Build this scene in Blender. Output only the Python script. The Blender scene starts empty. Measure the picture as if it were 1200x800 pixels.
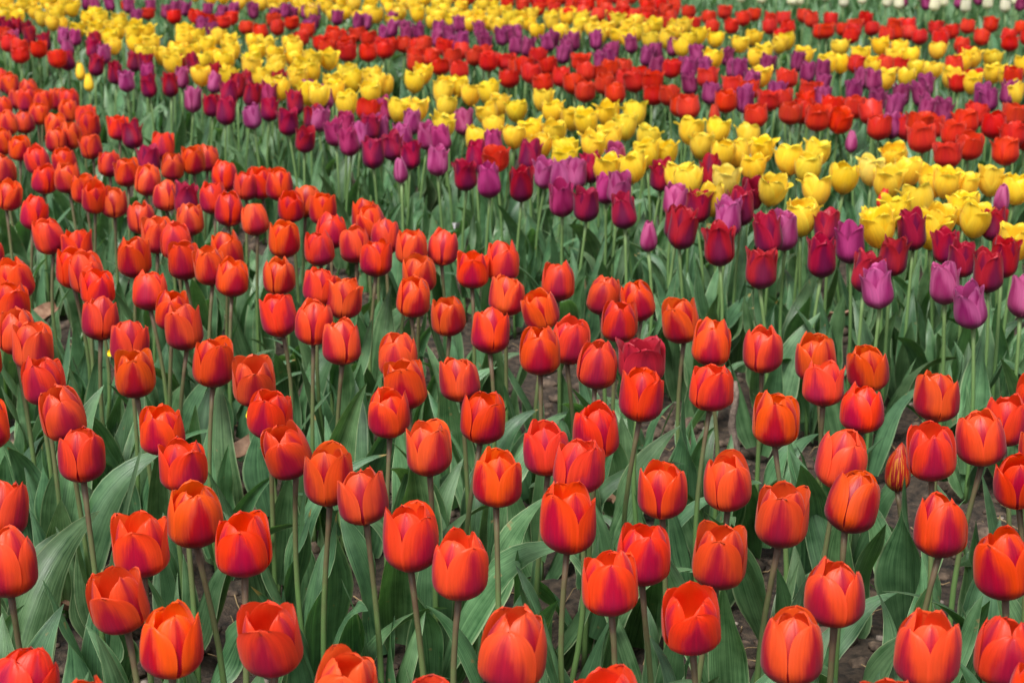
import bpy, math, random
from mathutils import Vector, Matrix, Euler, noise
random.seed(7)
R = math.radians
scene = bpy.context.scene
COL = scene.collection

# ------------------------------------------------------------------ camera
PW, PH, FPX, HORIZON = 1200.0, 800.0, 2000.0, -153.0
TILT = math.atan((400 - HORIZON) / FPX)
BLOOM_Z = 0.345                       # usual height of a bloom's middle above the soil
CAM_Z = BLOOM_Z + 0.690
cam_d = bpy.data.cameras.new('camera'); cam = bpy.data.objects.new('camera', cam_d); COL.objects.link(cam)
cam.location = (0, 0, CAM_Z)
cam.rotation_euler = (R(90) - TILT, 0, 0)
cam_d.sensor_width = 36.0; cam_d.lens = 36.0 * FPX / PW
cam_d.clip_start = 0.05; cam_d.clip_end = 500
cam_d.dof.use_dof = True; cam_d.dof.focus_distance = 2.05; cam_d.dof.aperture_fstop = 11.5
scene.camera = cam

# ------------------------------------------------------------------ light
SUN_EL, SUN_AZ = R(57), R(205)        # high, from behind the camera and a little left; thin cloud
w = bpy.data.worlds.new('World'); scene.world = w; w.use_nodes = True
nt = w.node_tree; bg = nt.nodes['Background']
sky = nt.nodes.new('ShaderNodeTexSky'); sky.sky_type = 'NISHITA'; sky.sun_disc = False
sky.sun_elevation = SUN_EL; sky.sun_rotation = SUN_AZ; sky.dust_density = 3.0; sky.air_density = 1.0
hs = nt.nodes.new('ShaderNodeHueSaturation'); hs.inputs['Saturation'].default_value = 0.25
nt.links.new(sky.outputs[0], hs.inputs['Color']); nt.links.new(hs.outputs[0], bg.inputs[0])
bg.inputs[1].default_value = 0.10
sd = bpy.data.lights.new('sun', 'SUN'); sd.energy = 2.9; sd.angle = R(18); sd.color = (1.0, 0.97, 0.92)
sun = bpy.data.objects.new('sun', sd); COL.objects.link(sun)
sv = Vector((math.sin(SUN_AZ) * math.cos(SUN_EL), math.cos(SUN_AZ) * math.cos(SUN_EL), math.sin(SUN_EL)))
sun.rotation_euler = sv.to_track_quat('Z', 'Y').to_euler()
scene.view_settings.view_transform = 'Standard'; scene.view_settings.look = 'None'
scene.view_settings.exposure = 0.72; scene.view_settings.gamma = 1.0
scene.view_settings.use_curve_mapping = False
scene.render.engine = 'CYCLES'

# ------------------------------------------------------------------ helpers
CT, ST = math.cos(TILT), math.sin(TILT)
def ray(px, py):
    x = (px - PW / 2) / FPX; y = (PH / 2 - py) / FPX
    return Vector((x, CT + y * ST, -ST + y * CT))
def unproject(px, py, z):
    d = ray(px, py); t = (z - CAM_Z) / d.z
    return Vector((d.x * t, d.y * t, z))
def project(p):
    v = Vector((p[0], p[1], p[2] - CAM_Z))
    dep = v.y * CT - v.z * ST; up = v.y * ST + v.z * CT
    return PW / 2 + FPX * v.x / dep, PH / 2 - FPX * up / dep

def grid_mesh(name, fn, nu, nv, mats, us=(-1, 1)):
    vs = []; uvs = []
    for j in range(nv + 1):
        for i in range(nu + 1):
            u = us[0] + (us[1] - us[0]) * i / nu; v = j / nv
            vs.append(fn(u, v)); uvs.append(((u + 1) / 2, v))
    fs = []
    for j in range(nv):
        for i in range(nu):
            a = j * (nu + 1) + i; fs.append((a, a + 1, a + nu + 2, a + nu + 1))
    return dict(v=vs, f=fs, uv=uvs, m=0)
def build(name, pieces, mats):
    """pieces: list of dicts with v, f, uv, m -> one mesh"""
    V = []; F = []; UV = []; MI = []
    for p in pieces:
        o = len(V); V += [tuple(x) for x in p['v']]
        for f in p['f']: F.append(tuple(o + k for k in f)); MI.append(p['m'])
        UV += p['uv']
    me = bpy.data.meshes.new(name); me.from_pydata(V, [], F)
    l = me.uv_layers.new(name='uv')
    idx = [0] * len(me.loops); me.loops.foreach_get('vertex_index', idx)
    flat = []
    for k in idx: flat += UV[k]
    l.data.foreach_set('uv', flat)
    me.polygons.foreach_set('material_index', MI)
    me.polygons.foreach_set('use_smooth', [True] * len(F))
    for m in mats: me.materials.append(m)
    me.update()
    return me
def xf(p, M):
    q = dict(p); q['v'] = [M @ Vector(x) for x in p['v']]; return q
def tag(o, label=None, cat=None, group=None, kind=None):
    if label: o['label'] = label
    if cat: o['category'] = cat
    if group: o['group'] = group
    if kind: o['kind'] = kind
    return o
def link(name, data, parent=None, loc=(0, 0, 0), rot=(0, 0, 0), sc=(1, 1, 1)):
    o = bpy.data.objects.new(name, data); COL.objects.link(o)
    o.location = loc; o.rotation_euler = rot; o.scale = sc
    if parent: o.parent = parent
    return o

# ------------------------------------------------------------------ materials
def nodes(m):
    m.use_nodes = True; t = m.node_tree; t.nodes.clear()
    def N(k, **kw):
        n = t.nodes.new(k)
        for a, b in kw.items(): setattr(n, a, b)
        return n
    def Lk(a, b): t.links.new(a, b)
    return t, N, Lk
def ramp(N, Lk, src, stops, interp='LINEAR'):
    n = N('ShaderNodeValToRGB'); n.color_ramp.interpolation = interp
    e = n.color_ramp.elements
    while len(e) < len(stops): e.new(0.5)
    for k, (p, c) in enumerate(stops):
        e[k].position = p; e[k].color = (c[0], c[1], c[2], 1) if hasattr(c, '__len__') else (c, c, c, 1)
    Lk(src, n.inputs[0]); return n
def mixc(N, Lk, fac, a, b, mode='MIX'):
    n = N('ShaderNodeMix', data_type='RGBA', blend_type=mode)
    for s, x in ((n.inputs[0], fac), (n.inputs[6], a), (n.inputs[7], b)):
        if hasattr(x, 'is_linked') or hasattr(x, 'links'): Lk(x, s)
        elif hasattr(x, '__len__'): s.default_value = (x[0], x[1], x[2], 1)
        else: s.default_value = x
    return n.outputs[2]
def math_(N, Lk, op, a, b=None, clamp=False):
    n = N('ShaderNodeMath', operation=op, use_clamp=clamp)
    for s, x in ((n.inputs[0], a), (n.inputs[1], b)):
        if x is None: continue
        if hasattr(x, 'links'): Lk(x, s)
        else: s.default_value = x
    return n.outputs[0]

def petal_mat(name, margin, mid, base, inside, flush=1.0, trans=0.40, stripes=None, hue_var=0.02):
    m = bpy.data.materials.new(name); t, N, Lk = nodes(m)
    uv = N('ShaderNodeUVMap', uv_map='uv'); sep = N('ShaderNodeSeparateXYZ'); Lk(uv.outputs[0], sep.inputs[0])
    obj = N('ShaderNodeObjectInfo')
    # distance from the midrib 0..1
    du = math_(N, Lk, 'ABSOLUTE', math_(N, Lk, 'MULTIPLY', math_(N, Lk, 'SUBTRACT', sep.outputs[0], 0.5), 2.0))
    v = sep.outputs[1]
    # streaky noise along the veins
    comb = N('ShaderNodeCombineXYZ')
    Lk(math_(N, Lk, 'MULTIPLY', sep.outputs[0], 22.0), comb.inputs[0]); Lk(math_(N, Lk, 'MULTIPLY', v, 2.2), comb.inputs[1])
    Lk(math_(N, Lk, 'MULTIPLY', obj.outputs['Random'], 37.0), comb.inputs[2])
    ns = N('ShaderNodeTexNoise'); ns.inputs['Scale'].default_value = 1.0; ns.inputs['Detail'].default_value = 4; Lk(comb.outputs[0], ns.inputs['Vector'])
    comb2 = N('ShaderNodeCombineXYZ')
    Lk(math_(N, Lk, 'MULTIPLY', sep.outputs[0], 3.0), comb2.inputs[0]); Lk(math_(N, Lk, 'MULTIPLY', v, 2.5), comb2.inputs[1])
    Lk(math_(N, Lk, 'MULTIPLY', obj.outputs['Random'], 91.0), comb2.inputs[2])
    nb = N('ShaderNodeTexNoise'); nb.inputs['Scale'].default_value = 1.0; nb.inputs['Detail'].default_value = 2; Lk(comb2.outputs[0], nb.inputs['Vector'])
    # flush mask, strong on the midrib; its fade upwards also paints in light from above
    f = math_(N, Lk, 'ADD', math_(N, Lk, 'MULTIPLY', du, 0.72), math_(N, Lk, 'MULTIPLY', v, 0.80))
    f = math_(N, Lk, 'ADD', f, math_(N, Lk, 'MULTIPLY', math_(N, Lk, 'SUBTRACT', ns.outputs[0], 0.5), 0.18))
    f = math_(N, Lk, 'ADD', f, math_(N, Lk, 'MULTIPLY', math_(N, Lk, 'SUBTRACT', nb.outputs[0], 0.5), 0.5))
    fm = ramp(N, Lk, f, [(0.54, flush), (1.30, 0.0)], 'EASE')
    c = mixc(N, Lk, fm.outputs[0], margin, mid)
    bm = ramp(N, Lk, math_(N, Lk, 'ADD', math_(N, Lk, 'MULTIPLY', du, 0.55), math_(N, Lk, 'ADD', v, math_(N, Lk, 'MULTIPLY', math_(N, Lk, 'SUBTRACT', ns.outputs[0], 0.5), 0.3))), [(0.12, 0.9), (0.78, 0.0)], 'EASE')
    c = mixc(N, Lk, bm.outputs[0], c, base)
    if stripes:
        sm = ramp(N, Lk, math_(N, Lk, 'ADD', ns.outputs[0], math_(N, Lk, 'MULTIPLY', nb.outputs[0], 0.25)), [(0.66, 0.0), (0.73, 1.0)])
        c = mixc(N, Lk, sm.outputs[0], c, stripes)
    vein = ramp(N, Lk, ns.outputs[0], [(0.3, 0.90), (0.7, 1.08)])
    c = mixc(N, Lk, 1.0, c, vein.outputs[0], 'MULTIPLY')
    geo = N('ShaderNodeNewGeometry')
    c = mixc(N, Lk, geo.outputs['Backfacing'], c, mixc(N, Lk, math_(N, Lk, 'MULTIPLY', ns.outputs[0], 0.35), inside, margin))
    rimv = math_(N, Lk, 'MAXIMUM', du, v)  # paler rim colour imitates light coming through the thin petal edge
    rim = ramp(N, Lk, math_(N, Lk, 'ADD', rimv, math_(N, Lk, 'MULTIPLY', math_(N, Lk, 'SUBTRACT', nb.outputs[0], 0.5), 0.12)), [(0.90, 0.0), (1.0, 0.7)])
    c = mixc(N, Lk, rim.outputs[0], c, tuple(min(.95, q * 1.2 + .008) for q in margin))
    # each bloom's own tint (set on its petals as the object colour)
    tint = N('ShaderNodeSeparateColor'); Lk(obj.outputs['Color'], tint.inputs[0])
    hsv = N('ShaderNodeHueSaturation'); Lk(c, hsv.inputs['Color'])
    Lk(math_(N, Lk, 'ADD', 0.5 - hue_var / 2, math_(N, Lk, 'MULTIPLY', tint.outputs[0], hue_var)), hsv.inputs['Hue'])
    Lk(math_(N, Lk, 'ADD', 0.88, math_(N, Lk, 'MULTIPLY', tint.outputs[1], 0.22)), hsv.inputs['Value'])
    Lk(math_(N, Lk, 'ADD', 0.985, math_(N, Lk, 'MULTIPLY', tint.outputs[2], 0.03)), hsv.inputs['Saturation'])
    p = N('ShaderNodeBsdfPrincipled'); Lk(hsv.outputs[0], p.inputs['Base Color'])
    p.inputs['Roughness'].default_value = 0.42; p.inputs['Specular IOR Level'].default_value = 0.35
    p.inputs['Sheen Weight'].default_value = 0.12; p.inputs['Sheen Roughness'].default_value = 0.4
    tr = N('ShaderNodeBsdfTranslucent'); Lk(hsv.outputs[0], tr.inputs['Color'])
    bp = N('ShaderNodeBump'); bp.inputs['Strength'].default_value = 0.35; bp.inputs['Distance'].default_value = 0.0012
    Lk(ns.outputs[0], bp.inputs['Height']); Lk(bp.outputs[0], p.inputs['Normal']); Lk(bp.outputs[0], tr.inputs['Normal'])
    mx = N('ShaderNodeMixShader'); mx.inputs[0].default_value = trans
    Lk(p.outputs[0], mx.inputs[1]); Lk(tr.outputs[0], mx.inputs[2])
    o = N('ShaderNodeOutputMaterial'); Lk(mx.outputs[0], o.inputs[0])
    return m

def leaf_mat(name, dark, light, edge):
    m = bpy.data.materials.new(name); t, N, Lk = nodes(m)
    uv = N('ShaderNodeUVMap', uv_map='uv'); sep = N('ShaderNodeSeparateXYZ'); Lk(uv.outputs[0], sep.inputs[0])
    obj = N('ShaderNodeObjectInfo')
    du = math_(N, Lk, 'ABSOLUTE', math_(N, Lk, 'MULTIPLY', math_(N, Lk, 'SUBTRACT', sep.outputs[0], 0.5), 2.0))
    comb = N('ShaderNodeCombineXYZ')
    Lk(math_(N, Lk, 'MULTIPLY', sep.outputs[0], 34.0), comb.inputs[0]); Lk(math_(N, Lk, 'MULTIPLY', sep.outputs[1], 2.0), comb.inputs[1])
    Lk(math_(N, Lk, 'MULTIPLY', obj.outputs['Random'], 53.0), comb.inputs[2])
    ns = N('ShaderNodeTexNoise'); ns.inputs['Scale'].default_value = 1.0; ns.inputs['Detail'].default_value = 3; Lk(comb.outputs[0], ns.inputs['Vector'])
    tc = N('ShaderNodeNewGeometry')
    nb = N('ShaderNodeTexNoise'); nb.inputs['Scale'].default_value = 38.0; nb.inputs['Detail'].default_value = 5; Lk(tc.outputs['Position'], nb.inputs['Vector'])
    f = math_(N, Lk, 'ADD', math_(N, Lk, 'MULTIPLY', ns.outputs[0], 0.62), math_(N, Lk, 'MULTIPLY', nb.outputs[0], 0.48))
    sc = N('ShaderNodeTexNoise'); sc.inputs['Scale'].default_value = 55.0; sc.inputs['Detail'].default_value = 7; Lk(tc.outputs['Position'], sc.inputs['Vector'])
    scm = ramp(N, Lk, sc.outputs[0], [(0.69, 0.0), (0.73, 0.8)])
    rm = ramp(N, Lk, f, [(0.36, dark), (0.74, light)])
    em = ramp(N, Lk, du, [(0.93, 0.0), (0.99, 0.75)])
    c = mixc(N, Lk, em.outputs[0], rm.outputs[0], edge)
    c = mixc(N, Lk, scm.outputs[0], c, (0.26, 0.20, 0.09))
    # dry tips on some leaves
    tipn = math_(N, Lk, 'ADD', sep.outputs[1], math_(N, Lk, 'MULTIPLY', math_(N, Lk, 'SUBTRACT', obj.outputs['Random'], 0.93), 0.7))
    tm = ramp(N, Lk, tipn, [(0.97, 0.0), (0.995, 1.0)])
    c = mixc(N, Lk, tm.outputs[0], c, (0.35, 0.22, 0.08))
    hsv = N('ShaderNodeHueSaturation'); Lk(c, hsv.inputs['Color'])
    Lk(math_(N, Lk, 'ADD', 0.475, math_(N, Lk, 'MULTIPLY', obj.outputs['Random'], 0.045)), hsv.inputs['Hue'])
    sh = math_(N, Lk, 'FRACT', math_(N, Lk, 'MULTIPLY', obj.outputs['Random'], 17.3))
    Lk(math_(N, Lk, 'ADD', 0.70, math_(N, Lk, 'MULTIPLY', sh, 0.60)), hsv.inputs['Value'])
    p = N('ShaderNodeBsdfPrincipled'); Lk(hsv.outputs[0], p.inputs['Base Color'])
    p.inputs['Specular IOR Level'].default_value = 0.6
    rr = ramp(N, Lk, nb.outputs[0], [(0.3, 0.33), (0.7, 0.50)]); Lk(rr.outputs[0], p.inputs['Roughness'])
    tr = N('ShaderNodeBsdfTranslucent')
    Lk(mixc(N, Lk, 1.0, hsv.outputs[0], (1.3, 1.6, 0.6), 'MULTIPLY'), tr.inputs['Color'])
    bp = N('ShaderNodeBump'); bp.inputs['Strength'].default_value = 0.5; bp.inputs['Distance'].default_value = 0.0014
    Lk(ns.outputs[0], bp.inputs['Height']); Lk(bp.outputs[0], p.inputs['Normal'])
    mx = N('ShaderNodeMixShader'); mx.inputs[0].default_value = 0.25
    Lk(p.outputs[0], mx.inputs[1]); Lk(tr.outputs[0], mx.inputs[2])
    o = N('ShaderNodeOutputMaterial'); Lk(mx.outputs[0], o.inputs[0])
    return m

def stem_mat(name, low, high):
    m = bpy.data.materials.new(name); t, N, Lk = nodes(m)
    uv = N('ShaderNodeUVMap', uv_map='uv'); sep = N('ShaderNodeSeparateXYZ'); Lk(uv.outputs[0], sep.inputs[0])
    geo = N('ShaderNodeNewGeometry'); n = N('ShaderNodeTexNoise'); n.inputs['Scale'].default_value = 60; Lk(geo.outputs['Position'], n.inputs['Vector'])
    f = math_(N, Lk, 'ADD', sep.outputs[1], math_(N, Lk, 'MULTIPLY', math_(N, Lk, 'SUBTRACT', n.outputs[0], 0.5), 0.4))
    rm = ramp(N, Lk, f, [(0.45, low), (0.95, high)])
    p = N('ShaderNodeBsdfPrincipled'); Lk(rm.outputs[0], p.inputs['Base Color']); p.inputs['Roughness'].default_value = 0.5
    o = N('ShaderNodeOutputMaterial'); Lk(p.outputs[0], o.inputs[0]); return m

def plain_mat(name, c1, c2, scale=40, rough=0.85, bump=0.6, dist=0.004, detail=8, contrast=(0.35, 0.68)):
    m = bpy.data.materials.new(name); t, N, Lk = nodes(m)
    geo = N('ShaderNodeNewGeometry'); n = N('ShaderNodeTexNoise'); n.inputs['Scale'].default_value = scale; n.inputs['Detail'].default_value = detail; Lk(geo.outputs['Position'], n.inputs['Vector'])
    n.inputs['Roughness'].default_value = 0.65
    rm = ramp(N, Lk, n.outputs[0], [(contrast[0], c1), (contrast[1], c2)])
    p = N('ShaderNodeBsdfPrincipled'); Lk(rm.outputs[0], p.inputs['Base Color']); p.inputs['Roughness'].default_value = rough
    bp = N('ShaderNodeBump'); bp.inputs['Strength'].default_value = bump; bp.inputs['Distance'].default_value = dist
    Lk(n.outputs[0], bp.inputs['Height']); Lk(bp.outputs[0], p.inputs['Normal'])
    o = N('ShaderNodeOutputMaterial'); Lk(p.outputs[0], o.inputs[0]); return m

M = {}
M['red'] = petal_mat('orange_red_petal', (0.84, 0.076, 0.015), (0.42, 0.006, 0.034), (0.25, 0.012, 0.070), (0.90, 0.100, 0.012), hue_var=0.013)
M['scarlet'] = petal_mat('scarlet_petal', (0.72, 0.035, 0.012), (0.60, 0.018, 0.014), (0.45, 0.015, 0.02), (0.74, 0.04, 0.01), flush=0.7, hue_var=0.008)
M['crimson'] = petal_mat('crimson_petal', (0.45, 0.009, 0.045), (0.20, 0.005, 0.055), (0.22, 0.02, 0.10), (0.40, 0.006, 0.035))
M['purple'] = petal_mat('purple_petal', (0.60, 0.115, 0.31), (0.34, 0.018, 0.14), (0.40, 0.08, 0.20), (0.42, 0.04, 0.17))
M['magenta'] = petal_mat('magenta_petal', (0.50, 0.045, 0.19), (0.26, 0.007, 0.085), (0.30, 0.04, 0.13), (0.36, 0.015, 0.10))
M['plum'] = petal_mat('plum_petal', (0.44, 0.065, 0.21), (0.25, 0.014, 0.10), (0.22, 0.03, 0.12), (0.28, 0.03, 0.13))
M['deepred'] = petal_mat('dark_red_petal', (0.50, 0.012, 0.020), (0.30, 0.006, 0.020), (0.22, 0.008, 0.03), (0.42, 0.010, 0.015))
M['yellow'] = petal_mat('yellow_petal', (0.97, 0.72, 0.05), (0.95, 0.62, 0.02), (0.78, 0.60, 0.10), (0.93, 0.62, 0.02), flush=0.6, trans=0.38, hue_var=0.014)
M['pale_yellow'] = petal_mat('pale_yellow_petal', (0.92, 0.74, 0.15), (0.90, 0.66, 0.10), (0.80, 0.65, 0.2), (0.92, 0.68, 0.08), flush=0.6, trans=0.38, hue_var=0.01)
M['white'] = petal_mat('white_petal', (0.82, 0.80, 0.62), (0.80, 0.78, 0.55), (0.5, 0.6, 0.3), (0.85, 0.80, 0.6), flush=0.5, hue_var=0.01)
M['flamed'] = petal_mat('flamed_petal', (0.55, 0.03, 0.012), (0.38, 0.012, 0.02), (0.30, 0.012, 0.02), (0.6, 0.05, 0.01), stripes=(0.70, 0.26, 0.03))
M['leaf'] = leaf_mat('leaf', (0.020, 0.076, 0.026), (0.140, 0.285, 0.128), (0.34, 0.44, 0.25))
M['stem_red'] = stem_mat('stem_tinged_brown', (0.11, 0.20, 0.06), (0.13, 0.085, 0.05))
M['stem_green'] = stem_mat('stem_green', (0.10, 0.20, 0.06), (0.15, 0.24, 0.08))
M['soil'] = plain_mat('soil', (0.010, 0.007, 0.005), (0.11, 0.075, 0.050), 60, 0.9, 1.0, 0.02, 12)
M['clod'] = plain_mat('soil_clod', (0.018, 0.011, 0.008), (0.16, 0.110, 0.075), 55, 0.88, 0.9, 0.006, 10)
M['dry'] = plain_mat('dry_leaf', (0.14, 0.065, 0.035), (0.34, 0.21, 0.13), 50, 0.7, 0.5, 0.003)
M['straw'] = plain_mat('straw', (0.22, 0.14, 0.06), (0.42, 0.30, 0.16), 70, 0.7, 0.4, 0.002)
M['wood'] = plain_mat('dead_stalk', (0.10, 0.07, 0.055), (0.26, 0.20, 0.16), 90, 0.9, 0.8, 0.004)
M['paper'] = plain_mat('scrap', (0.50, 0.50, 0.50), (0.66, 0.66, 0.66), 30, 0.6, 0.1, 0.001)
M['pebble'] = plain_mat('pebble', (0.13, 0.10, 0.085), (0.30, 0.25, 0.21), 80, 0.85, 0.7, 0.004)

# ------------------------------------------------------------------ flower shapes
SPEC = {  # R radius, H height, top closing, flare at the tip, tip pointedness, half width
    'red':     dict(R=.0290, H=.0670, close=.22, flare=-.01, pt=2.6, W=1.07, wob=.10, ic=.24, hv=.075, ce=3.0),
    'scarlet': dict(R=.0320, H=.0640, close=.10, flare=.08, pt=2.6, W=1.02, wob=.15, ic=.12, hv=.09, vm=.52),
    'crimson': dict(R=.0265, H=.0740, close=.16, flare=.26, pt=1.8, W=1.12, wob=.12, ic=.12, hv=.09),
    'purple':  dict(R=.0260, H=.0730, close=.18, flare=.18, pt=1.9, W=1.10, wob=.11, ic=.12, hv=.08),
    'yellow':  dict(R=.0325, H=.0690, close=.04, flare=.16, pt=2.2, W=1.04, wob=.15, ic=.12, hv=.09, vm=.82, rb=.62),
    'white':   dict(R=.0275, H=.0660, close=.15, flare=.0, pt=2.0, W=1.0, wob=.05),
    'bud':     dict(R=.0165, H=.0600, close=.55, flare=.0, pt=1.6, W=1.1, wob=.03),
}
SPEC['plum'] = SPEC['magenta'] = SPEC['purple']; SPEC['pale_yellow'] = dict(SPEC['yellow'], close=.12, flare=.1); SPEC['flamed'] = dict(SPEC['red'], R=.018, H=.062, close=.45)
def petal_piece(sp, rng, k, outer, nu, nv, cb, fb):
    ang = R(k * 120 + (0 if outer else 60)) + rng.uniform(-.10, .10)
    Rr = sp['R'] * (1.0 if outer else .89) * (1 + .012 * k); hv = sp.get('hv', .04)
    H = sp['H'] * (.955 if outer else 1.035) * rng.uniform(1 - hv, 1 + hv)
    wob = sp['wob'] * .35; close = sp['close'] + cb + (rng.uniform(-wob, 0) if outer else rng.uniform(0, wob)) + (0 if outer else sp.get('ic', .03))
    flare = sp['flare'] + fb + (rng.uniform(0, wob) if outer else rng.uniform(-wob, 0)); W = sp['W'] * rng.uniform(.94, 1.06)
    ph1, ph2, ph3 = rng.uniform(0, 6.3), rng.uniform(0, 6.3), rng.uniform(-.12, .12)
    wav = rng.uniform(.006, .022) * (1.6 if sp['flare'] > .1 else 1); notch = rng.uniform(-.004, .0035)
    curl = rng.uniform(-.02, .05); vm = sp.get('vm', .42)
    def fn(u, v):
        v = max((1 - math.cos(math.pi * v)) / 2 * .75 + v * .25, 0.001)
        if v > .999: v = 1.0
        if v < vm: r = math.sin(math.pi / 2 * (v / vm)) ** sp.get('rb', .70)
        else:
            t = (v - vm) / (1 - vm); r = 1 - close * t ** sp.get('ce', 2.0) + flare * max(0, (t - .45) / .55) ** 2.2
        z = H * (v ** 1.28 * .93 + .07 * v)
        if v > .46: sh = max(0, 1 - ((v - .46) / .54) ** sp['pt']) ** .5
        else: sh = .28 + .72 * math.sin(math.pi / 2 * (v / .46)) ** .9
        wd = W * sh
        a = u * wd / max(r, .25) * (1.0 if r > .25 else 1.0)
        a = max(-1.9, min(1.9, a))
        rad = r * (1 + (curl if outer else curl * .3) * abs(u) ** 2.5 * sh - (.028 * math.exp(-(u / .10) ** 2) * v * (1 if outer else .4)))
        rad *= 1 + wav * math.sin(u * 5 + ph1) * v * abs(u) + .010 * math.sin(v * 7 + ph2 + u * 2) + .010 * v * math.sin(u * 9 + ph1 * 2 + v * 5)
        # the rim of the petal waves a little up and down
        z += H * (wav * .9 * math.sin(u * 4.2 + ph2) * v ** 3) + notch * math.exp(-(u / .3) ** 2) * v ** 6 + H * v ** 9 * (.016 * math.sin(u * 13 + ph1) + .010 * math.sin(u * 23 + ph2))
        A = ang + a + ph3 * v
        return Vector((rad * Rr * math.cos(A), rad * Rr * math.sin(A), z))
    return grid_mesh('petal', fn, nu, nv, None)
def bloom_pieces(kind, seed, nu=12, nv=18):
    rng = random.Random(seed); sp = dict(SPEC[kind])
    s = rng.uniform(-.7, 1.0)                                        # some blooms stand more open
    sp['close'] -= .09 * s; sp['W'] *= 1 - .03 * s; sp['H'] *= rng.uniform(.94, 1.05)
    cb = rng.uniform(-1, 1) * sp['wob']; fb = rng.uniform(-1, 1) * sp['wob']
    return [petal_piece(sp, rng, k, o, nu, nv, cb, fb) for o in (True, False) for k in range(3)]

def tube_piece(pts, rads, n=7, mi=0):
    vs = []; uv = []
    for j, (p, r) in enumerate(zip(pts, rads)):
        for i in range(n):
            a = 2 * math.pi * i / n; vs.append(Vector((p[0] + r * math.cos(a), p[1] + r * math.sin(a), p[2]))); uv.append((i / n, j / (len(pts) - 1)))
    fs = []
    for j in range(len(pts) - 1):
        for i in range(n):
            a = j * n + i; b = j * n + (i + 1) % n; fs.append((a, b, b + n, a + n))
    fs.append(tuple(reversed(range(n)))); e = (len(pts) - 1) * n; fs.append(tuple(e + i for i in range(n)))
    return dict(v=vs, f=fs, uv=uv, m=mi)
STEM_H = 0.310
def stem_shape(seed, n=9, k=8):
    """stem of height STEM_H ending at (0,0): the foot is offset"""
    rng = random.Random(seed); a = rng.uniform(0, 6.28); off = rng.uniform(.004, .028); bow = rng.uniform(-.018, .018)
    pts = []; rads = []
    for j in range(n):
        t = j / (n - 1); o = off * (1 - t) ** 1.6 + bow * math.sin(math.pi * t)
        pts.append((o * math.cos(a), o * math.sin(a), STEM_H * t)); rads.append(.0042 - .0012 * t + (.0010 if j == n - 1 else 0))
    return tube_piece(pts, rads, k)

def leaf_shape(seed, nu=6, nv=16):
    rng = random.Random(seed)
    L = rng.uniform(.20, .31); W = rng.uniform(.017, .034); a0 = R(rng.uniform(3, 20)); a1 = R(rng.uniform(12, 62))
    if rng.random() < .22: a1 = R(rng.uniform(80, 125))
    twist = rng.uniform(-1.7, 1.7); fold = rng.uniform(.25, .95); side = rng.uniform(-.5, .5)
    wf = rng.uniform(5, 10); wa = rng.uniform(.08, .60); ph = rng.uniform(0, 6); pe = rng.uniform(.58, .8)
    # centre line
    C = [Vector((0.004, 0, 0))]; T = []
    for j in range(nv + 1):
        s = j / nv; a = a0 + (a1 - a0) * s ** 1.7; b = side * s
        d = Vector((math.sin(a) * math.cos(b), math.sin(a) * math.sin(b), math.cos(a))); T.append(d)
        C.append(C[-1] + d * L / nv)
    def fn(u, v):
        j = min(nv, int(round(v * nv))); c = C[j]; d = T[j]
        side_v = d.cross(Vector((-1, 0, .15))).normalized() if abs(d.x) < .98 else Vector((0, 1, 0))
        side_v = Vector((-d.y * .3, 1, 0)).normalized(); side_v = (side_v - d * side_v.dot(d)).normalized()
        nrm = side_v.cross(d).normalized()                           # towards the stem / upwards
        tw = twist * v ** 1.4; q = Matrix.Rotation(tw, 3, d); side_v = q @ side_v; nrm = q @ nrm
        sh = (max(0, math.sin(math.pi * (.10 + .90 * v) ** pe)) ** .85) if v < 1 else 0.0
        wv = W * max(sh, .0)
        if v > .985: wv = 0.0003
        f = fold * (1 - .55 * v) + .5 * (1 - v) ** 3
        off = -nrm * (abs(u) ** 1.35 * wv * f) if True else 0
        return c + side_v * (u * wv * math.cos(f * .55)) - off + nrm * (wa * wv * math.sin(wf * v + ph + (1.6 if u > 0 else 0)) * u * u)
    return grid_mesh('leaf', fn, nu, nv, None)

# shared meshes ------------------------------------------------------
NB = {'red': 18, 'crimson': 9, 'magenta': 8, 'purple': 8, 'yellow': 10, 'scarlet': 8, 'plum': 3, 'pale_yellow': 3, 'white': 3, 'flamed': 1, 'bud': 2}
STEM_OF = lambda k: 'stem_red' if k in ('red', 'flamed') else 'stem_green'
petal_me = {}; whole_me = {}
import zlib
def get_bloom(kind, i, mat=None):
    mat = mat or kind
    key = (kind, mat, i)
    if key not in petal_me:
        petal_me[key] = [build('petal', [p], [M[mat]]) for p in bloom_pieces(kind, zlib.crc32(repr((kind, i)).encode()))]
    return petal_me[key]
stem_me = {s: [build('stem', [stem_shape(100 + i)], [M[s]]) for i in range(8)] for s in ('stem_red', 'stem_green')}
leaf_me = [build('leaf', [leaf_shape(500 + i)], [M['leaf']]) for i in range(26)]

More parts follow.
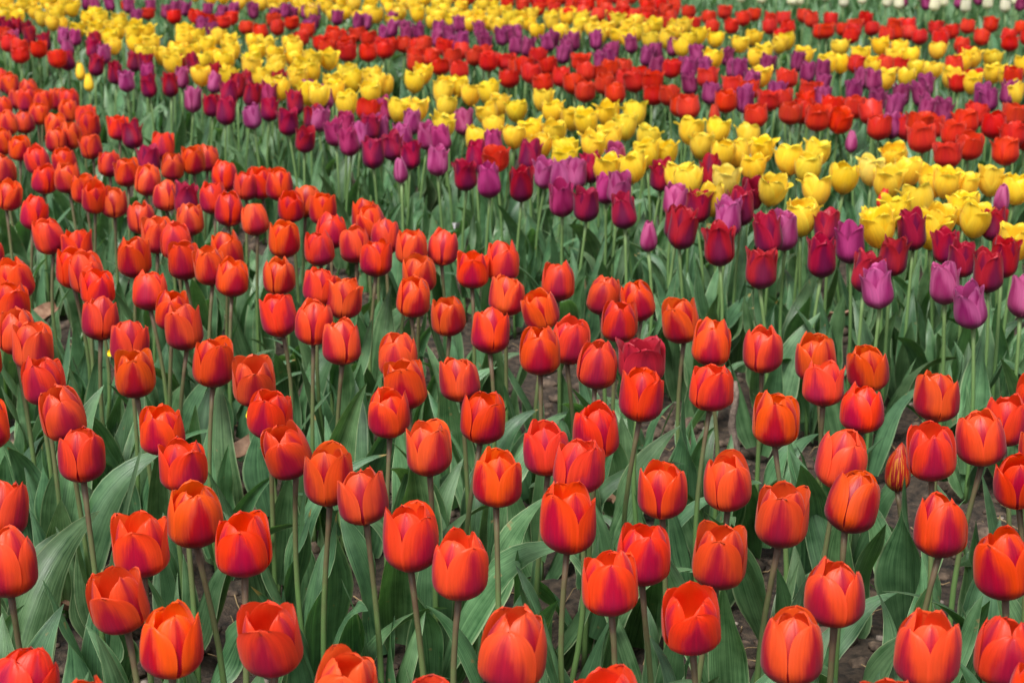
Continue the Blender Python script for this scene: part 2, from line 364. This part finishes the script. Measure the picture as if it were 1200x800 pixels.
def leaf_set(rng, n, near):
    out = []; base = rng.uniform(0, 6.28)
    for k in range(n):
        a = base + k * 2.2 + rng.uniform(-.5, .5)
        s = rng.uniform(.8, 1.12) * (1 - .10 * k); out.append((rng.randrange(26), a, s, .0 + .018 * k + rng.uniform(0, .01)))
    return out
def whole(kind, i):
    """one mesh of a plant too far to show its parts"""
    key = (kind, i)
    if key not in whole_me:
        rng = random.Random(zlib.crc32(repr(('w', kind, i)).encode())); ps = []
        B = Matrix.Translation((0, 0, STEM_H - .002)) @ Euler((rng.uniform(-.12, .12), rng.uniform(-.12, .12), rng.uniform(0, 6.28))).to_matrix().to_4x4()
        for p in bloom_pieces(kind, zlib.crc32(repr((kind, i)).encode()), 8, 12): ps.append(dict(xf(p, B), m=0))
        s = stem_shape(200 + i, 6, 6); s['m'] = 1; ps.append(s)
        for (li, a, sc, z) in leaf_set(rng, 5, False):
            p = leaf_shape(500 + li, 4, 9); p['m'] = 2
            ps.append(xf(p, Matrix.Translation((0, 0, z)) @ Matrix.Rotation(a, 4, 'Z') @ Matrix.Scale(sc, 4)))
        whole_me[key] = build(kind + '_plant', ps, [M[kind], M[STEM_OF(kind)], M['leaf']])
    return whole_me[key]

# ------------------------------------------------------------------ where the flowers stand
# middle of each bloom as seen in the photograph (1200 x 800), later carried out to its place in the field
def crop(x0, y0, s, pts): return [(x0 + p[0] / s, y0 + p[1] / s) + tuple(p[2:]) for p in pts]
front = [(96,534),(214,545),(228,605),(285,638),(165,640),(139,704),(201,753),(317,751),(28,803),(405,806),(9,661),(1,597),(336,530),(385,560),
 (425,581),(502,528),(566,490),(481,633),(539,666),(583,561),(640,526),(679,545),(698,506),(666,612),(776,575),(754,650),(715,684),(601,764),(710,832),
 (852,567),(916,607),(909,492),(986,540),(999,590),(843,655),(979,695),(810,727),(928,762),(1087,762),(1179,763),(1102,619),(1176,665),(1091,531),(1149,514),(1194,563),(1179,494),(1011,479),
 (57,278),(90,290),(86,316),(101,322),(114,337),(158,304),(18,330),(13,354),(118,374),(176,341),(202,365),(216,386),(184,277),(206,284),(216,307),(246,314),(272,326),(266,297),
 (333,282),(374,292),(388,271),(327,325),(375,335),(403,350),(327,371),(368,379),(400,402),(19,391),(39,408),(51,447),(73,487),(152,402),(158,440),(250,427),(298,449),(317,485),(190,504),
 (416,288),(441,303),(452,279),(435,262),(482,290),(519,291),(554,317),(589,309),(491,322),(484,350),(525,371),(594,346),(654,331),(633,364),(575,389),(633,412),(668,401),(708,348),(747,354),(726,377),
 (700,429),(798,378),(752,465),(467,418),(475,452),(456,485),(538,444),(834,404),(834,453),(894,411),(956,421),(965,449),(1017,431),(1098,464)]
front += crop(0, 0, 2.9625, [(0,270),(40,300),(100,315),(95,355),(150,355),(135,395),(200,345),(240,350),(238,385),(10,380),(25,430),(85,425),(300,410),(310,440),(195,440),(195,490),(245,475),(315,510),(412,445),
 (68,515),(5,495),(128,555),(222,560),(380,570),(155,625),(235,620),(293,655),(440,600),(565,510),(600,580),(512,630),(578,680),(670,560),(720,550),(780,615),(740,690),(795,730),(855,645),(905,640),(970,645),(885,765),
 (1010,720),(1065,700),(1122,730),(660,765),(395,705),(330,690),(490,760),(30,680),(10,595),(120,745),(28,290),(60,345),(1270,750)])
front += [(-22,420),(-16,500),(-30,350),(-14,300),(-40,560),(-45,720),(1222,530),(1234,640),(1240,735),(1216,470),(1240,580),(1220,820),(1040,836),(100,840),(500,842),(-20,225),(-24,150),(-30,262)]
purple = [(843,288,'c'),(892,314,'c'),(900,276,'c'),(919,272,'p'),(963,303,'c'),(996,286,'p'),(969,267,'c'),(1047,301,'c'),(1016,320,'c'),(1028,337,'p'),(1069,272,'c'),(1109,288,'c'),(1128,303,'c'),(1107,333,'p'),(1158,320,'c'),(1177,303,'c'),
 (1137,360,'p'),(1200,348,'p'),(1165,262,'c'),(800,270,'c'),(853,259,'p'),(1230,300,'c'),(1236,370,'p')]
purple += crop(400, 0, 2.9625, [(145,385,'p'),(15,430,'p'),(25,495,'p'),(65,470,'p'),(100,440,'c'),(130,455,'p'),(110,535,'c'),(178,510,'c'),(245,425,'p'),(240,540,'c'),(213,470,'p'),(297,475,'p'),(345,480,'p'),(335,560,'p'),
 (425,425,'p'),(470,545,'c'),(527,500,'p'),(430,610,'c'),(512,630,'p'),(625,645,'c'),(655,545,'c'),(705,605,'p'),(765,610,'p'),(815,605,'p'),(865,585,'c'),(955,550,'p'),(765,695,'p'),(850,710,'c'),(920,655,'p'),(965,655,'p'),
 (980,735,'c'),(1110,612,'c'),(1160,695,'p'),(1168,775,'c')])
purple += crop(800, 0, 2.9625, [(98,600,'c'),(240,675,'c'),(55,715,'c'),(160,740,'p'),(202,725,'c')])
purple += crop(0, 0, 2.9625, [(403,255,'c'),(448,278,'p'),(470,215,'c'),(490,255,'p'),(533,220,'c'),(525,300,'c'),(588,300,'c'),(615,220,'c'),(645,270,'p'),(700,225,'c'),(690,285,'p'),(670,350,'p'),(765,255,'c'),(735,365,'c'),(785,390,'c'),
 (770,330,'c'),(855,285,'c'),(815,305,'c'),(855,330,'c'),(875,405,'p'),(935,380,'c'),(970,290,'c'),(940,330,'p'),(1000,425,'c'),(1025,360,'c'),(1062,305,'p'),(1085,410,'c'),(1112,415,'p'),(1060,485,'c'),(1160,465,'p'),(1155,340,'p'),
 (325,230,'c'),(250,210,'c'),(305,170,'c'),(350,190,'p'),(200,130,'p'),(262,130,'p'),(235,165,'p'),(115,100,'c'),(355,150,'c'),(60,95,'c'),(10,80,'c'),(20,105,'c'),(155,150,'c'),(100,130,'c'),(60,140,'p')])
yellow = crop(400, 0, 2.9625, [(20,250),(50,290),(105,265),(190,295),(125,325),(290,255),(250,290),(295,330),(345,300),(365,375),(430,330),(520,325),(200,385),(265,385),(355,440),(510,400),(550,365),(608,385),(470,485),(600,475),
 (700,350),(735,390),(740,465),(690,510),(530,440),(660,455),(800,415),(850,430),(925,400),(1020,400),(985,445),(875,510),(930,485),(775,520),(775,560),(1065,480),(1010,585),(1125,535),(1060,540),(920,590),(1170,620),(10,320),(150,285),(395,300)])
yellow += crop(800, 0, 2.9625, [(30,460),(122,458),(65,510),(140,535),(190,535),(230,480),(275,525),(245,585),(150,635,'y'),(310,665),(370,558),(467,535),(435,590),(465,665),(560,620),(655,598,'y'),(735,545),(785,595),(710,640),(820,700),
 (915,640),(975,650),(870,635),(1070,635),(1160,660),(975,730),(1015,770),(415,750),(670,780),(740,735),(20,630),(100,700)])
yellow += [(1029,270),(940,258),(1092,273),(1190,286),(1240,240),(1250,290),(1100,262)]
scarlet = crop(800, 0, 2.9625, [(20,375),(100,275),(150,355),(178,300),(250,310),(255,405),(270,345),(335,270),(365,340),(408,310),(375,395),(415,390),(468,415),(435,350),(520,370),(545,425),(595,375),(655,395),(682,445),(780,445),(830,485),
 (865,440),(820,430),(980,430),(1020,400),(940,470),(995,510),(920,538),(1080,440),(1150,405),(1145,470),(1120,530),(1190,480),(605,230),(705,230),(750,225),(950,235),(950,290),(1028,268),(1165,265),
 (20,40),(45,80),(80,95),(100,60),(145,45),(150,90),(180,65),(235,50),(290,65),(305,95),(355,65),(370,95),(405,55),(355,125),(445,70),(475,110),(530,70),(550,100),(590,90),(575,125),(605,110),(640,65),(665,100),(700,90),(690,120),
 (740,85),(750,115),(800,90),(780,115),(835,130),(870,95),(890,120),(935,110),(905,140),(960,160),(1010,130),(985,90),(985,180),(1060,90),(1095,120),(1140,95),(1130,150),(1175,130),(15,85),(215,65),(510,105)])
scarlet += crop(400, 0, 2.9625, [(30,150),(60,120),(95,130),(95,185),(150,175),(25,180),(200,155),(250,160),(275,150),(255,195),(235,220),(180,160),(130,160),(345,225),(320,205),(380,200),(410,240),(425,180),(460,200),(490,215),(530,210),
 (500,190),(570,270),(600,230),(570,215),(665,190),(670,250),(710,285),(755,270),(755,225),(640,230),(820,210),(850,255),(815,290),(905,255),(895,290),(848,320),(970,230),(965,325),(965,280),(1010,270),(1075,330),(1090,285),
 (1140,240),(1150,325),(1070,280),(1180,370),(930,240),(350,165),(0,130),(10,160),(95,385)])
scarlet += crop(0, 0, 2.9625, [(195,205),(75,165),(135,170),(25,130),(40,150),(10,120),(85,190),(605,60),(655,55),(500,45),(430,20),(820,60),(850,95),(900,115),(720,70),(780,75),(950,70),(1010,80),(1050,130),(1105,150),(1150,165),(1060,105),(1140,115),(1170,130),(925,95),(690,65)])
plum = crop(800, 0, 2.9625, [(55,190),(10,235),(35,290),(78,315),(150,195),(172,237),(238,238),(303,225),(388,250),(395,215),(325,315),(215,350),(460,290),(475,340),(510,240),(573,262),(583,312),(655,280),(655,340),(760,330),(735,375),
 (830,295),(870,325),(850,380),(905,390),(727,435),(1030,330),(1065,340),(1110,325),(65,235),(205,280)])
plum += crop(400, 0, 2.9625, [(45,75),(80,80),(158,65),(135,100),(205,115),(160,115),(240,100),(270,110),(335,100),(320,135),(385,118),(415,85),(410,150),(430,140),(485,105),(500,130),(510,155),(545,130),(625,115),(590,115),(585,160),
 (640,165),(700,135),(720,150),(745,190),(770,150),(800,165),(837,145),(903,142),(930,180),(945,195),(995,155),(1100,180),(1145,165),(1048,195),(1070,230),(1180,230),(895,215)])
plum += crop(0, 0, 2.9625, [(250,8),(300,10),(350,12),(400,15),(450,20),(470,55),(560,40),(620,25),(640,30),(700,30),(690,90),(745,70),(770,100),(800,30),(860,40),(885,35),(760,40),(940,50),(985,40),(1010,45),(1060,40),(1100,42),(1160,60),(1090,95),(1070,75),(540,20),(340,22)])
yellow2 = crop(800, 0, 2.9625, [(35,125),(120,135),(185,150),(240,128),(100,205),(330,155),(400,140),(285,185),(425,190),(225,200),(515,160),(560,215),(600,185),(490,220),(685,155),(755,165),(720,190),(800,190),(660,225),(810,235),(860,240),
 (890,175),(955,215),(1040,195),(1095,200),(910,270),(975,290),(1110,270),(1170,225),(770,270),(720,275),(1080,255),(1175,330),(20,165),(270,265)])

TH = []       # every plant: (px, py, kind, material, parts?, bed)
for x, y in front: TH.append([x, y, 'red', y > 0, 'front'])
for x, y, t in purple: TH.append([x, y, 'crimson' if t == 'c' else ('magenta' if (int(x * 7) + int(y * 3)) % 5 < 2 else 'purple'), y > 115, 'first purple'])
for p in yellow: TH.append([p[0], p[1], 'pale_yellow' if len(p) > 2 else 'yellow', p[1] > 115, 'first yellow'])
for x, y in scarlet: TH.append([x, y, 'scarlet', y > 118, 'far'])
for x, y in plum: TH.append([x, y, 'plum', y > 118, 'far'])
for x, y in yellow2: TH.append([x, y, 'yellow', False, 'far'])
# odd ones
TH += [[94, 84, 'yellow', True, 'odd ybud'], [104, 97, 'yellow', True, 'odd ybud2'], [751, 428, 'crimson', True, 'odd dark'], [155, 159, 'crimson', True, 'odd alone'], [174, 187, 'crimson', True, 'odd amid'], [218, 234, 'crimson', True, 'odd amid2'],
       [1053, 551, 'flamed', True, 'odd flamed'], [760, 277, 'purple', True, 'odd bud'], [469, 200, 'purple', True, 'odd bud2'], [1035, 233, 'scarlet', True, 'odd redbud'],
       [998, 166, 'purple', True, 'odd bud3'], [581, 187, 'scarlet', True, 'odd red'], [1174, 233, 'purple', True, 'odd bud4'],
       [837, 134, 'scarlet', True, 'odd redbud2']]
# bands filled where single blooms are too small to read off one by one
def fill(poly_top, poly_bot, x0, x1, kind, spacing, bed, existing):
    rng = random.Random(zlib.crc32(repr((kind, x0, x1, bed)).encode())); out = []; tries = 0; fails = 0
    def lerp(pl, x):
        for a, b in zip(pl, pl[1:]):
            if a[0] <= x <= b[0]: return a[1] + (b[1] - a[1]) * (x - a[0]) / (b[0] - a[0])
        return pl[0][1] if x < pl[0][0] else pl[-1][1]
    while fails < 700:
        x = rng.uniform(x0, x1); a, b = lerp(poly_top, x), lerp(poly_bot, x)
        if b <= a: fails += 1; continue
        y = rng.uniform(a, b); s = (y + 153) / 170 * spacing
        if any(abs(p[0] - x) < s and abs(p[1] - y) < s * .42 for p in out + existing): fails += 1; continue
        out.append([x, y, kind, False, bed]); fails = 0
    TH.extend(out)
fill([(-40,-12),(60,-4),(101,8),(152,26),(203,36),(270,43),(338,50),(400,74)], [(-40,10),(0,20),(101,38),(152,64),(203,78),(270,98),(338,108),(400,125)], -30, 405, 'yellow', 14, 'first yellow', [t for t in TH if 'yellow' in t[2]])
fill([(190,-20),(270,-18),(390,-12),(460,-6),(600,10),(700,18),(800,32)], [(190,-14),(250,0),(390,20),(480,24),(600,34),(700,46),(800,54)], 190, 802, 'yellow', 13, 'far', [t for t in TH if t[2] == 'yellow'])
fill([(380,-24),(560,-14),(700,-6),(800,2)], [(380,-20),(520,0),(600,8),(700,20),(800,32)], 400, 802, 'scarlet', 12, 'far', [t for t in TH if t[2] == 'scarlet'])
fill([(820,-16),(1250,-4)], [(820,-6),(1000,3),(1250,14)], 850, 1230, 'white', 20, 'back', [])
fill([(1000,-8),(1250,-4)], [(1000,2),(1250,8)], 1050, 1200, 'plum', 22, 'back', [])
fill([(1190,20),(1260,25)], [(1190,190),(1260,200)], 1200, 1260, 'scarlet', 36, 'far', [t for t in TH if t[0] > 1180])

# ------------------------------------------------------------------ labels
LOOK = {'red': 'orange-red tulip', 'scarlet': 'scarlet tulip', 'crimson': 'dark crimson tulip', 'purple': 'pink-purple tulip', 'magenta': 'magenta tulip', 'plum': 'small mauve tulip',
        'yellow': 'yellow tulip', 'pale_yellow': 'pale lemon tulip', 'white': 'creamy white tulip', 'flamed': 'tulip'}
NAME = {'red': 'red_tulip', 'scarlet': 'scarlet_tulip', 'crimson': 'crimson_tulip', 'purple': 'purple_tulip', 'magenta': 'magenta_tulip', 'plum': 'mauve_tulip', 'yellow': 'yellow_tulip',
        'pale_yellow': 'pale_yellow_tulip', 'white': 'white_tulip', 'flamed': 'striped_tulip'}
GROUP = {'red': 'orange-red tulips of the front bed', 'scarlet': 'scarlet tulips of the far bands', 'crimson': 'crimson and purple tulips of the middle band',
         'magenta': 'crimson and purple tulips of the middle band', 'purple': 'crimson and purple tulips of the middle band', 'plum': 'mauve tulips of the far bands', 'yellow': 'yellow tulips', 'pale_yellow': 'yellow tulips', 'white': 'white tulips at the far edge', 'flamed': None}
ODD = {'odd dark': 'dark crimson tulip half hidden behind an orange-red bloom in the front bed', 'odd alone': 'dark crimson tulip beside a red one at the back edge of the red bed',
       'odd amid': 'dark crimson tulip among orange-red blooms, left of the middle of the bed edge', 'odd amid2': 'dark crimson bloom squeezed between orange-red tulips at the upper left',
       'odd flamed': 'small short tulip striped red and yellow, left of a big orange-red bloom', 'odd bud': 'narrow closed purple bud standing alone in front of the purple band',
       'odd bud2': 'narrow pale purple bud hanging low in front of the purple band, left of middle', 'odd redbud': 'small round dark red bud low among the yellow tulips',
       'odd bud3': 'narrow pink-purple bud below the scarlet band, above the yellow tulips', 'odd red': 'small red tulip peeping out behind purple blooms near the middle',
       'odd bud4': 'narrow purple bud at the right edge above a crimson bloom', 'odd ybud': 'upper of two narrow yellow buds in front of the purple band at the upper left', 'odd ybud2': 'lower of two narrow yellow buds in front of the purple band at the upper left', 'odd redbud2': 'small dark red bud between scarlet and yellow tulips at the right'}
used = set()
ORD = ['leftmost', 'second', 'third', 'fourth', 'fifth', 'sixth', 'seventh', 'eighth', 'ninth', 'tenth', 'eleventh']
cut = sorted([t for t in TH if t[2] == 'red' and 0 < t[0] < 1200 and 748 < t[1] < 834], key=lambda t: t[0])
def label_of(t):
    x, y, kind, parts, bed = t
    if bed in ODD: return ODD[bed]
    if x < -13 or x > 1213: return LOOK[kind] + ' just past the photo\'s ' + ('left' if x < 0 else 'right') + ' edge, only leaves or rim showing'
    lk = LOOK[kind]
    if t in cut:
        k = cut.index(t); return 'big orange-red tulip cut by the photo\'s bottom edge, ' + (ORD[k] + (' from the left' if k else ''))
    xs = max(0, min(100, x / 12.0)); ys = max(0, min(100, y / 8.0))
    where = {'front': 'front bed', 'first purple': 'purple band', 'first yellow': 'near yellow band', 'far': 'far bands', 'back': 'far edge'}.get(bed, 'bed')
    size = 'large ' if y > 560 else ('small ' if y < 130 and not lk.startswith('small') else '')
    for d in (0, 1):
        s = '%s%s, %s, bloom %s%% across and %s%% down the photo' % (size, lk, where, ('%.*f' % (d, xs)), ('%.*f' % (d, ys)))
        if s not in used: break
    used.add(s); return s

# ------------------------------------------------------------------ ground
def ground_z(x, y):
    z = .018 * noise.noise(Vector((x * 2.2, y * 2.2, 0))) + .016 * noise.noise(Vector((x * 7, y * 7, 3))) + .012 * noise.noise(Vector((x * 19, y * 19, 5)))
    z += .008 * abs(noise.noise(Vector((x * 41, y * 41, 8))))
    return z - .012
xs = [-60, -30, -15, -9, -6.5] + [-5 + .05 * i for i in range(60)] + [-2 + .016 * i for i in range(250)] + [2 + .05 * i for i in range(61)] + [6.5, 9, 15, 30, 60]
ys = [-10, -4, -1.5, 0] + [.4 + .1 * i for i in range(6)] + [1.0 + .016 * i for i in range(250)] + [5 + .06 * i for i in range(170)] + [16, 20, 30, 60, 120]
V = [(x, y, ground_z(x, y)) for y in ys for x in xs]; n = len(xs)
F = [(j * n + i, j * n + i + 1, (j + 1) * n + i + 1, (j + 1) * n + i) for j in range(len(ys) - 1) for i in range(n - 1)]
gm = bpy.data.meshes.new('ground'); gm.from_pydata(V, [], F); gm.polygons.foreach_set('use_smooth', [True] * len(F)); gm.materials.append(M['soil']); gm.update()
g = link('ground', gm); tag(g, 'dark brown crumbly soil of the tulip field', kind='structure')

# soil clods and litter ----------------------------------------------
def lump(c, r, rng, sub):
    import bmesh
    bm = bmesh.new(); bmesh.ops.create_icosphere(bm, subdivisions=sub, radius=1)
    s = Vector((rng.uniform(.7, 1.3), rng.uniform(.7, 1.3), rng.uniform(.45, .8))); o = Vector((rng.uniform(0, 99), 0, 0)); rot = Matrix.Rotation(rng.uniform(0, 6.3), 3, 'Z')
    for v in bm.verts:
        k = 1 + .55 * noise.noise(v.co * 1.4 + o) + .2 * noise.noise(v.co * 4 + o); v.co = rot @ Vector((v.co.x * s.x, v.co.y * s.y, v.co.z * s.z)) * k * r + Vector(c)
    bm.verts.index_update()
    d = dict(v=[v.co.copy() for v in bm.verts], f=[tuple(v.index for v in f.verts) for f in bm.faces], uv=[(0, 0)] * len(bm.verts), m=0); bm.free(); return d
rng = random.Random(31); ps = []
for k in range(3600):
    y = 1.2 + 4.3 * rng.random() ** 1.4; x = rng.uniform(-.36, .36) * y + rng.uniform(-.2, .2)
    r = rng.uniform(.003, .012) if rng.random() < .8 else rng.uniform(.012, .026)
    ps.append(lump((x, y, ground_z(x, y) + r * .2), r, rng, 1 if r < .009 else 2))
tag(link('soil_clods', build('soil_clods', ps, [M['clod']])), 'brown crumbs and clods of soil lying on the ground', 'soil', kind='stuff')
ps = []
for k in range(420):
    y = 1.3 + 4 * rng.random() ** 1.3; x = rng.uniform(-.36, .36) * y; r = rng.uniform(.004, .010)
    ps.append(lump((x, y, ground_z(x, y) + r * .3), r, rng, 1))
tag(link('pebbles', build('pebbles', ps, [M['pebble']])), 'small greyish pebbles scattered on the soil', 'pebbles', kind='stuff')
ps = []
for k in range(900):      # straw and root bits
    y = 1.2 + 4.3 * rng.random() ** 1.3; x = rng.uniform(-.36, .36) * y; L = rng.uniform(.015, .06); a = rng.uniform(0, 6.3); z = ground_z(x, y) + .006
    c = rng.uniform(-.4, .4); pts = []
    for j in range(4):
        t = j / 3 - .5; pts.append(Vector((x + math.cos(a + c * t) * L * t, y + math.sin(a + c * t) * L * t, z + .006 * math.sin(j * 1.3 + k) + rng.uniform(0, .004))))
    w = rng.uniform(.0005, .0014); sd_ = Vector((-math.sin(a), math.cos(a), 0)) * w; up = Vector((0, 0, w * 1.4))
    vs = []
    for p in pts: vs += [p - sd_, p + sd_, p + up]
    fs = []
    for j in range(3):
        b = j * 3
        for i in range(3): fs.append((b + i, b + (i + 1) % 3, b + 3 + (i + 1) % 3, b + 3 + i))
    ps.append(dict(v=vs, f=fs, uv=[(0, 0)] * len(vs), m=0))
tag(link('straw_litter', build('straw_litter', ps, [M['straw']])), 'thin pale straws and dead roots strewn over the soil', 'straw', kind='stuff')

# ------------------------------------------------------------------ plants
cnt = 0; beyond = []; BM = []
for t in TH:
    px, py, kind, parts, bed = t
    rng = random.Random(zlib.crc32(repr((round(px), round(py), kind)).encode()))
    size = rng.uniform(.95, 1.05); shape = kind; mat = kind
    hz = BLOOM_Z + rng.uniform(-.014, .014)
    if kind in ('scarlet', 'plum') and not bed.startswith('odd'): size *= 1.06
    if kind == 'yellow' and py < 90 and parts is False: size *= 1.09
    if 'bud' in bed: shape = 'bud'; size = 1.0
    if bed == 'odd dark': shape = 'scarlet'; mat = 'deepred'
    if bed == 'odd flamed': hz = .20
    if bed == 'odd bud3': hz = .33
    if bed == 'odd redbud': size = .8; hz = .33
    c = unproject(px, py, hz)                                        # where the bloom's middle is
    h_mid = SPEC[shape]['H'] * .5 * size
    tl = .17 if rng.random() < .15 else .075
    tilt = Euler((rng.gauss(0, tl), rng.gauss(0, tl), rng.uniform(0, 6.283)), 'XYZ')
    base = c - tilt.to_matrix() @ Vector((0, 0, h_mid))             # foot of the bloom = top of the stem
    gz = -.012
    if not parts and (py < -7 or (kind == 'yellow' and py < 1)):      # the bands run on past the smallest blooms one can count
        me = whole(kind, rng.randrange(6)) if kind == 'yellow' else whole(kind, rng.randrange(NB[kind]))
        T_ = Matrix.Translation((base.x, base.y, gz)) @ Matrix.Rotation(rng.uniform(0, 6.28), 4, 'Z') @ Matrix.Diagonal((size, size, (base.z - gz) / STEM_H, 1))
        if M[kind] not in BM: BM.append(M[kind])
        sl = {0: M[kind], 1: M[STEM_OF(kind)], 2: M['leaf']}
        for q in sl.values():
            if q not in BM: BM.append(q)
        vs = [T_ @ v.co for v in me.vertices]; uvl = me.uv_layers[0].data; uvs = [(0, 0)] * len(vs)
        for lp in me.loops: uvs[lp.vertex_index] = tuple(uvl[lp.index].uv)
        for k in range(3):
            fs = [tuple(f.vertices) for f in me.polygons if f.material_index == k]
            beyond.append(dict(v=vs if k == 0 else [], f=fs if k == 0 else [], uv=uvs if k == 0 else [], m=BM.index(sl[k])))
            if k:
                rem = {}; nv_ = []; nu_ = []; nf = []
                for f in fs:
                    g_ = []
                    for i in f:
                        if i not in rem: rem[i] = len(nv_); nv_.append(vs[i]); nu_.append(uvs[i])
                        g_.append(rem[i])
                    nf.append(tuple(g_))
                beyond[-1].update(v=nv_, f=nf, uv=nu_)
        continue
    if not parts:
        o = link(NAME[kind], whole(kind, rng.randrange(NB[kind] if kind != 'yellow' else 6)), None, (base.x, base.y, gz), (rng.gauss(0, .05), rng.gauss(0, .05), rng.uniform(0, 6.28)))
        o.color = (rng.random(), rng.random(), rng.random(), 1); s = (base.z - gz) / STEM_H; o.scale = (size, size, s)
        tag(o, label_of(t), 'tulip', GROUP[kind]); cnt += 1; continue
    root = link(NAME[kind], None, None, (base.x, base.y, gz)); root.empty_display_size = .02
    tag(root, label_of(t), 'tulip', GROUP[kind] if not bed.startswith('odd') else None); cnt += 1
    hs_ = base.z - gz; sr = rng.uniform(0, 6.28); si = rng.randrange(8)
    link('stem', stem_me[STEM_OF(kind)][si], root, (0, 0, 0), (0, 0, sr), (1, 1, (hs_ + .003) / STEM_H))
    tc_ = (rng.random(), rng.random(), rng.random(), 1)
    for pm in get_bloom(shape, rng.randrange(NB[shape]), mat):
        link('petal', pm, root, (0, 0, hs_ - .0005), tilt, (size,) * 3).color = tc_
    # the foot of the stem is a little off centre: put the leaves there
    r0 = random.Random(100 + si); a = r0.uniform(0, 6.28); off = r0.uniform(.004, .028)
    fx, fy = off * math.cos(a + sr), off * math.sin(a + sr)
    lw = 1.18 if py > 430 else (1.12 if kind == 'red' else 1.0)
    nl = (rng.choice((3, 4)) if py > 430 else rng.choice((4, 5))) if kind != 'flamed' else 2
    for (li, la, ls, lz) in leaf_set(rng, nl, True):
        if kind == 'flamed': ls *= .6
        link('leaf', leaf_me[li], root, (fx, fy, lz), (rng.gauss(0, .06), rng.gauss(0, .06), la), (ls, ls * lw * rng.uniform(.9, 1.15), ls))

if beyond: tag(link('far_tulips', build('far_tulips', beyond, BM)), 'blurred yellow, red and white tulips along the very top edge of the field', 'tulips', kind='stuff')

# the beds go on behind the last blooms in view: leaves that nobody could count
rng = random.Random(77); ps = []
lows = [leaf_shape(500 + i, 2, 6) for i in range(12)]
for k in range(5200):
    y = rng.uniform(7.4, 15.5); x = rng.uniform(-.42, .42) * y
    hx, hy = project((x, y, BLOOM_Z))
    if hy > -4 + (hx - 600) * .02 and hy > 0: continue
    M4 = Matrix.Translation((x, y, -.01)) @ Matrix.Rotation(rng.uniform(0, 6.28), 4, 'Z') @ Matrix.Scale(rng.uniform(.8, 1.2), 4)
    ps.append(xf(rng.choice(lows), M4))
tag(link('far_foliage', build('far_foliage', ps, [M['leaf']])), 'blurred green tulip leaves of the beds beyond the last blooms', 'foliage', kind='stuff')

# ------------------------------------------------------------------ small things on the soil
def dry_leaf(px, py, L, W, rot, label, mat='dry', z=.02, lift=.3):
    p0 = unproject(px, py, z); rr = random.Random(int(px))
    ph = rr.uniform(0, 6)
    def fn(u, v):
        w_ = W * max(0.02, math.sin(math.pi * (.06 + .9 * v)) ** .7)
        return Vector(((v - .5) * L, u * w_ * .5, lift * W * u * u + .14 * L * math.sin(v * 3.1 + ph) + .05 * W * math.sin(u * 6 + v * 9)))
    pc = grid_mesh('x', fn, 6, 10, None)
    vs = [Vector(a) for a in pc['v']]; n_ = len(vs)
    pc['v'] = vs + [a - Vector((0, 0, .0008)) for a in vs]; pc['uv'] = pc['uv'] * 2; pc['f'] = pc['f'] + [tuple(n_ + k for k in reversed(f)) for f in pc['f']]
    o = link('dry_leaf' if mat != 'paper' else 'paper_scrap', build('dry_leaf', [pc], [M[mat]]), None, p0, (rr.uniform(-.3, .3), rr.uniform(-.4, .1), rot))
    tag(o, label, 'dry leaf' if mat != 'paper' else 'paper scrap'); return o
dry_leaf(282, 527, .085, .045, .4, 'pale brown dry leaf on the soil left of the middle of the front bed', z=.06)
dry_leaf(57, 373, .075, .05, 1.2, 'tan curled dry leaf among green leaves at the left edge', z=.14)
dry_leaf(1040, 640, .09, .045, -.5, 'grey-brown dry leaf on bare soil at the right', z=.02)
dry_leaf(985, 368, .08, .03, .2, 'orange-brown dry leaf on the soil behind the front bed, right side', z=.08)
dry_leaf(706, 575, .06, .03, 2.2, 'small tan dry leaf lying on soil right of the photo\'s middle', z=.06)
dry_leaf(90, 720, .07, .045, .1, 'dark brown dry leaf on the soil at the lower left', z=.02)
dry_leaf(535, 268, .034, .022, 1.3, 'white torn paper scrap among leaves below the purple band', 'paper', z=.15, lift=.6)
dry_leaf(552, 275, .026, .018, 1.9, 'small white paper scrap right of the larger one among leaves', 'paper', z=.15, lift=.5)
# dead stalk standing in the gap behind the front bed
pts = [Vector((.004 * math.sin(j * 1.1), .003 * math.cos(j * 1.7), .021 * j)) for j in range(9)]
st = tube_piece(pts, [.0085, .0075, .008, .0068, .0072, .0062, .0065, .0055, .003], 9)
q = unproject(861, 532, 0.03)
tag(link('dead_stalk', build('dead_stalk', [st], [M['wood']]), None, (q.x, q.y, 0.0), (.05, -.04, 0)), 'grey woody dead stalk standing between two orange-red tulips', 'dead stalk')
# dry straw-coloured leaf blades standing among the green ones
for px, py, lab, rot in ((1183, 445, 'dry straw-coloured leaf blade standing up at the right edge', .3), (683, 297, 'pale dry leaf blade among the stems left of middle purple band', 1.4), (905, 310, 'short pale dry blade between stems of the purple band', 2.5)):
    q = unproject(px, py, .22)
    lf = leaf_shape(515, 6, 16); s = .9
    tag(link('dry_leaf', build('dry_leaf', [xf(lf, Matrix.Diagonal((.5, .45, 1, 1)))], [M['straw']]), None, (q.x, q.y, 0), (0, 0, rot), (s,) * 3), lab, 'dry leaf')
# fallen yellow petals
def fallen(px, py, z, lab):
    q = unproject(px, py, z)
    pc = bloom_pieces('yellow', 5, 6, 8)[0]
    tag(link('fallen_petal', build('fallen_petal', [pc], [M['yellow']]), None, q, (1.3, .3, px), (.22,) * 3), lab, 'petal')
fallen(289, 484, .27, 'tiny yellow petal caught beside an orange-red bloom, left half'); fallen(126, 413, .26, 'tiny yellow petal between leaves near the left edge'); fallen(535, 303, .26, 'tiny yellow petal in the leaves near the top middle')
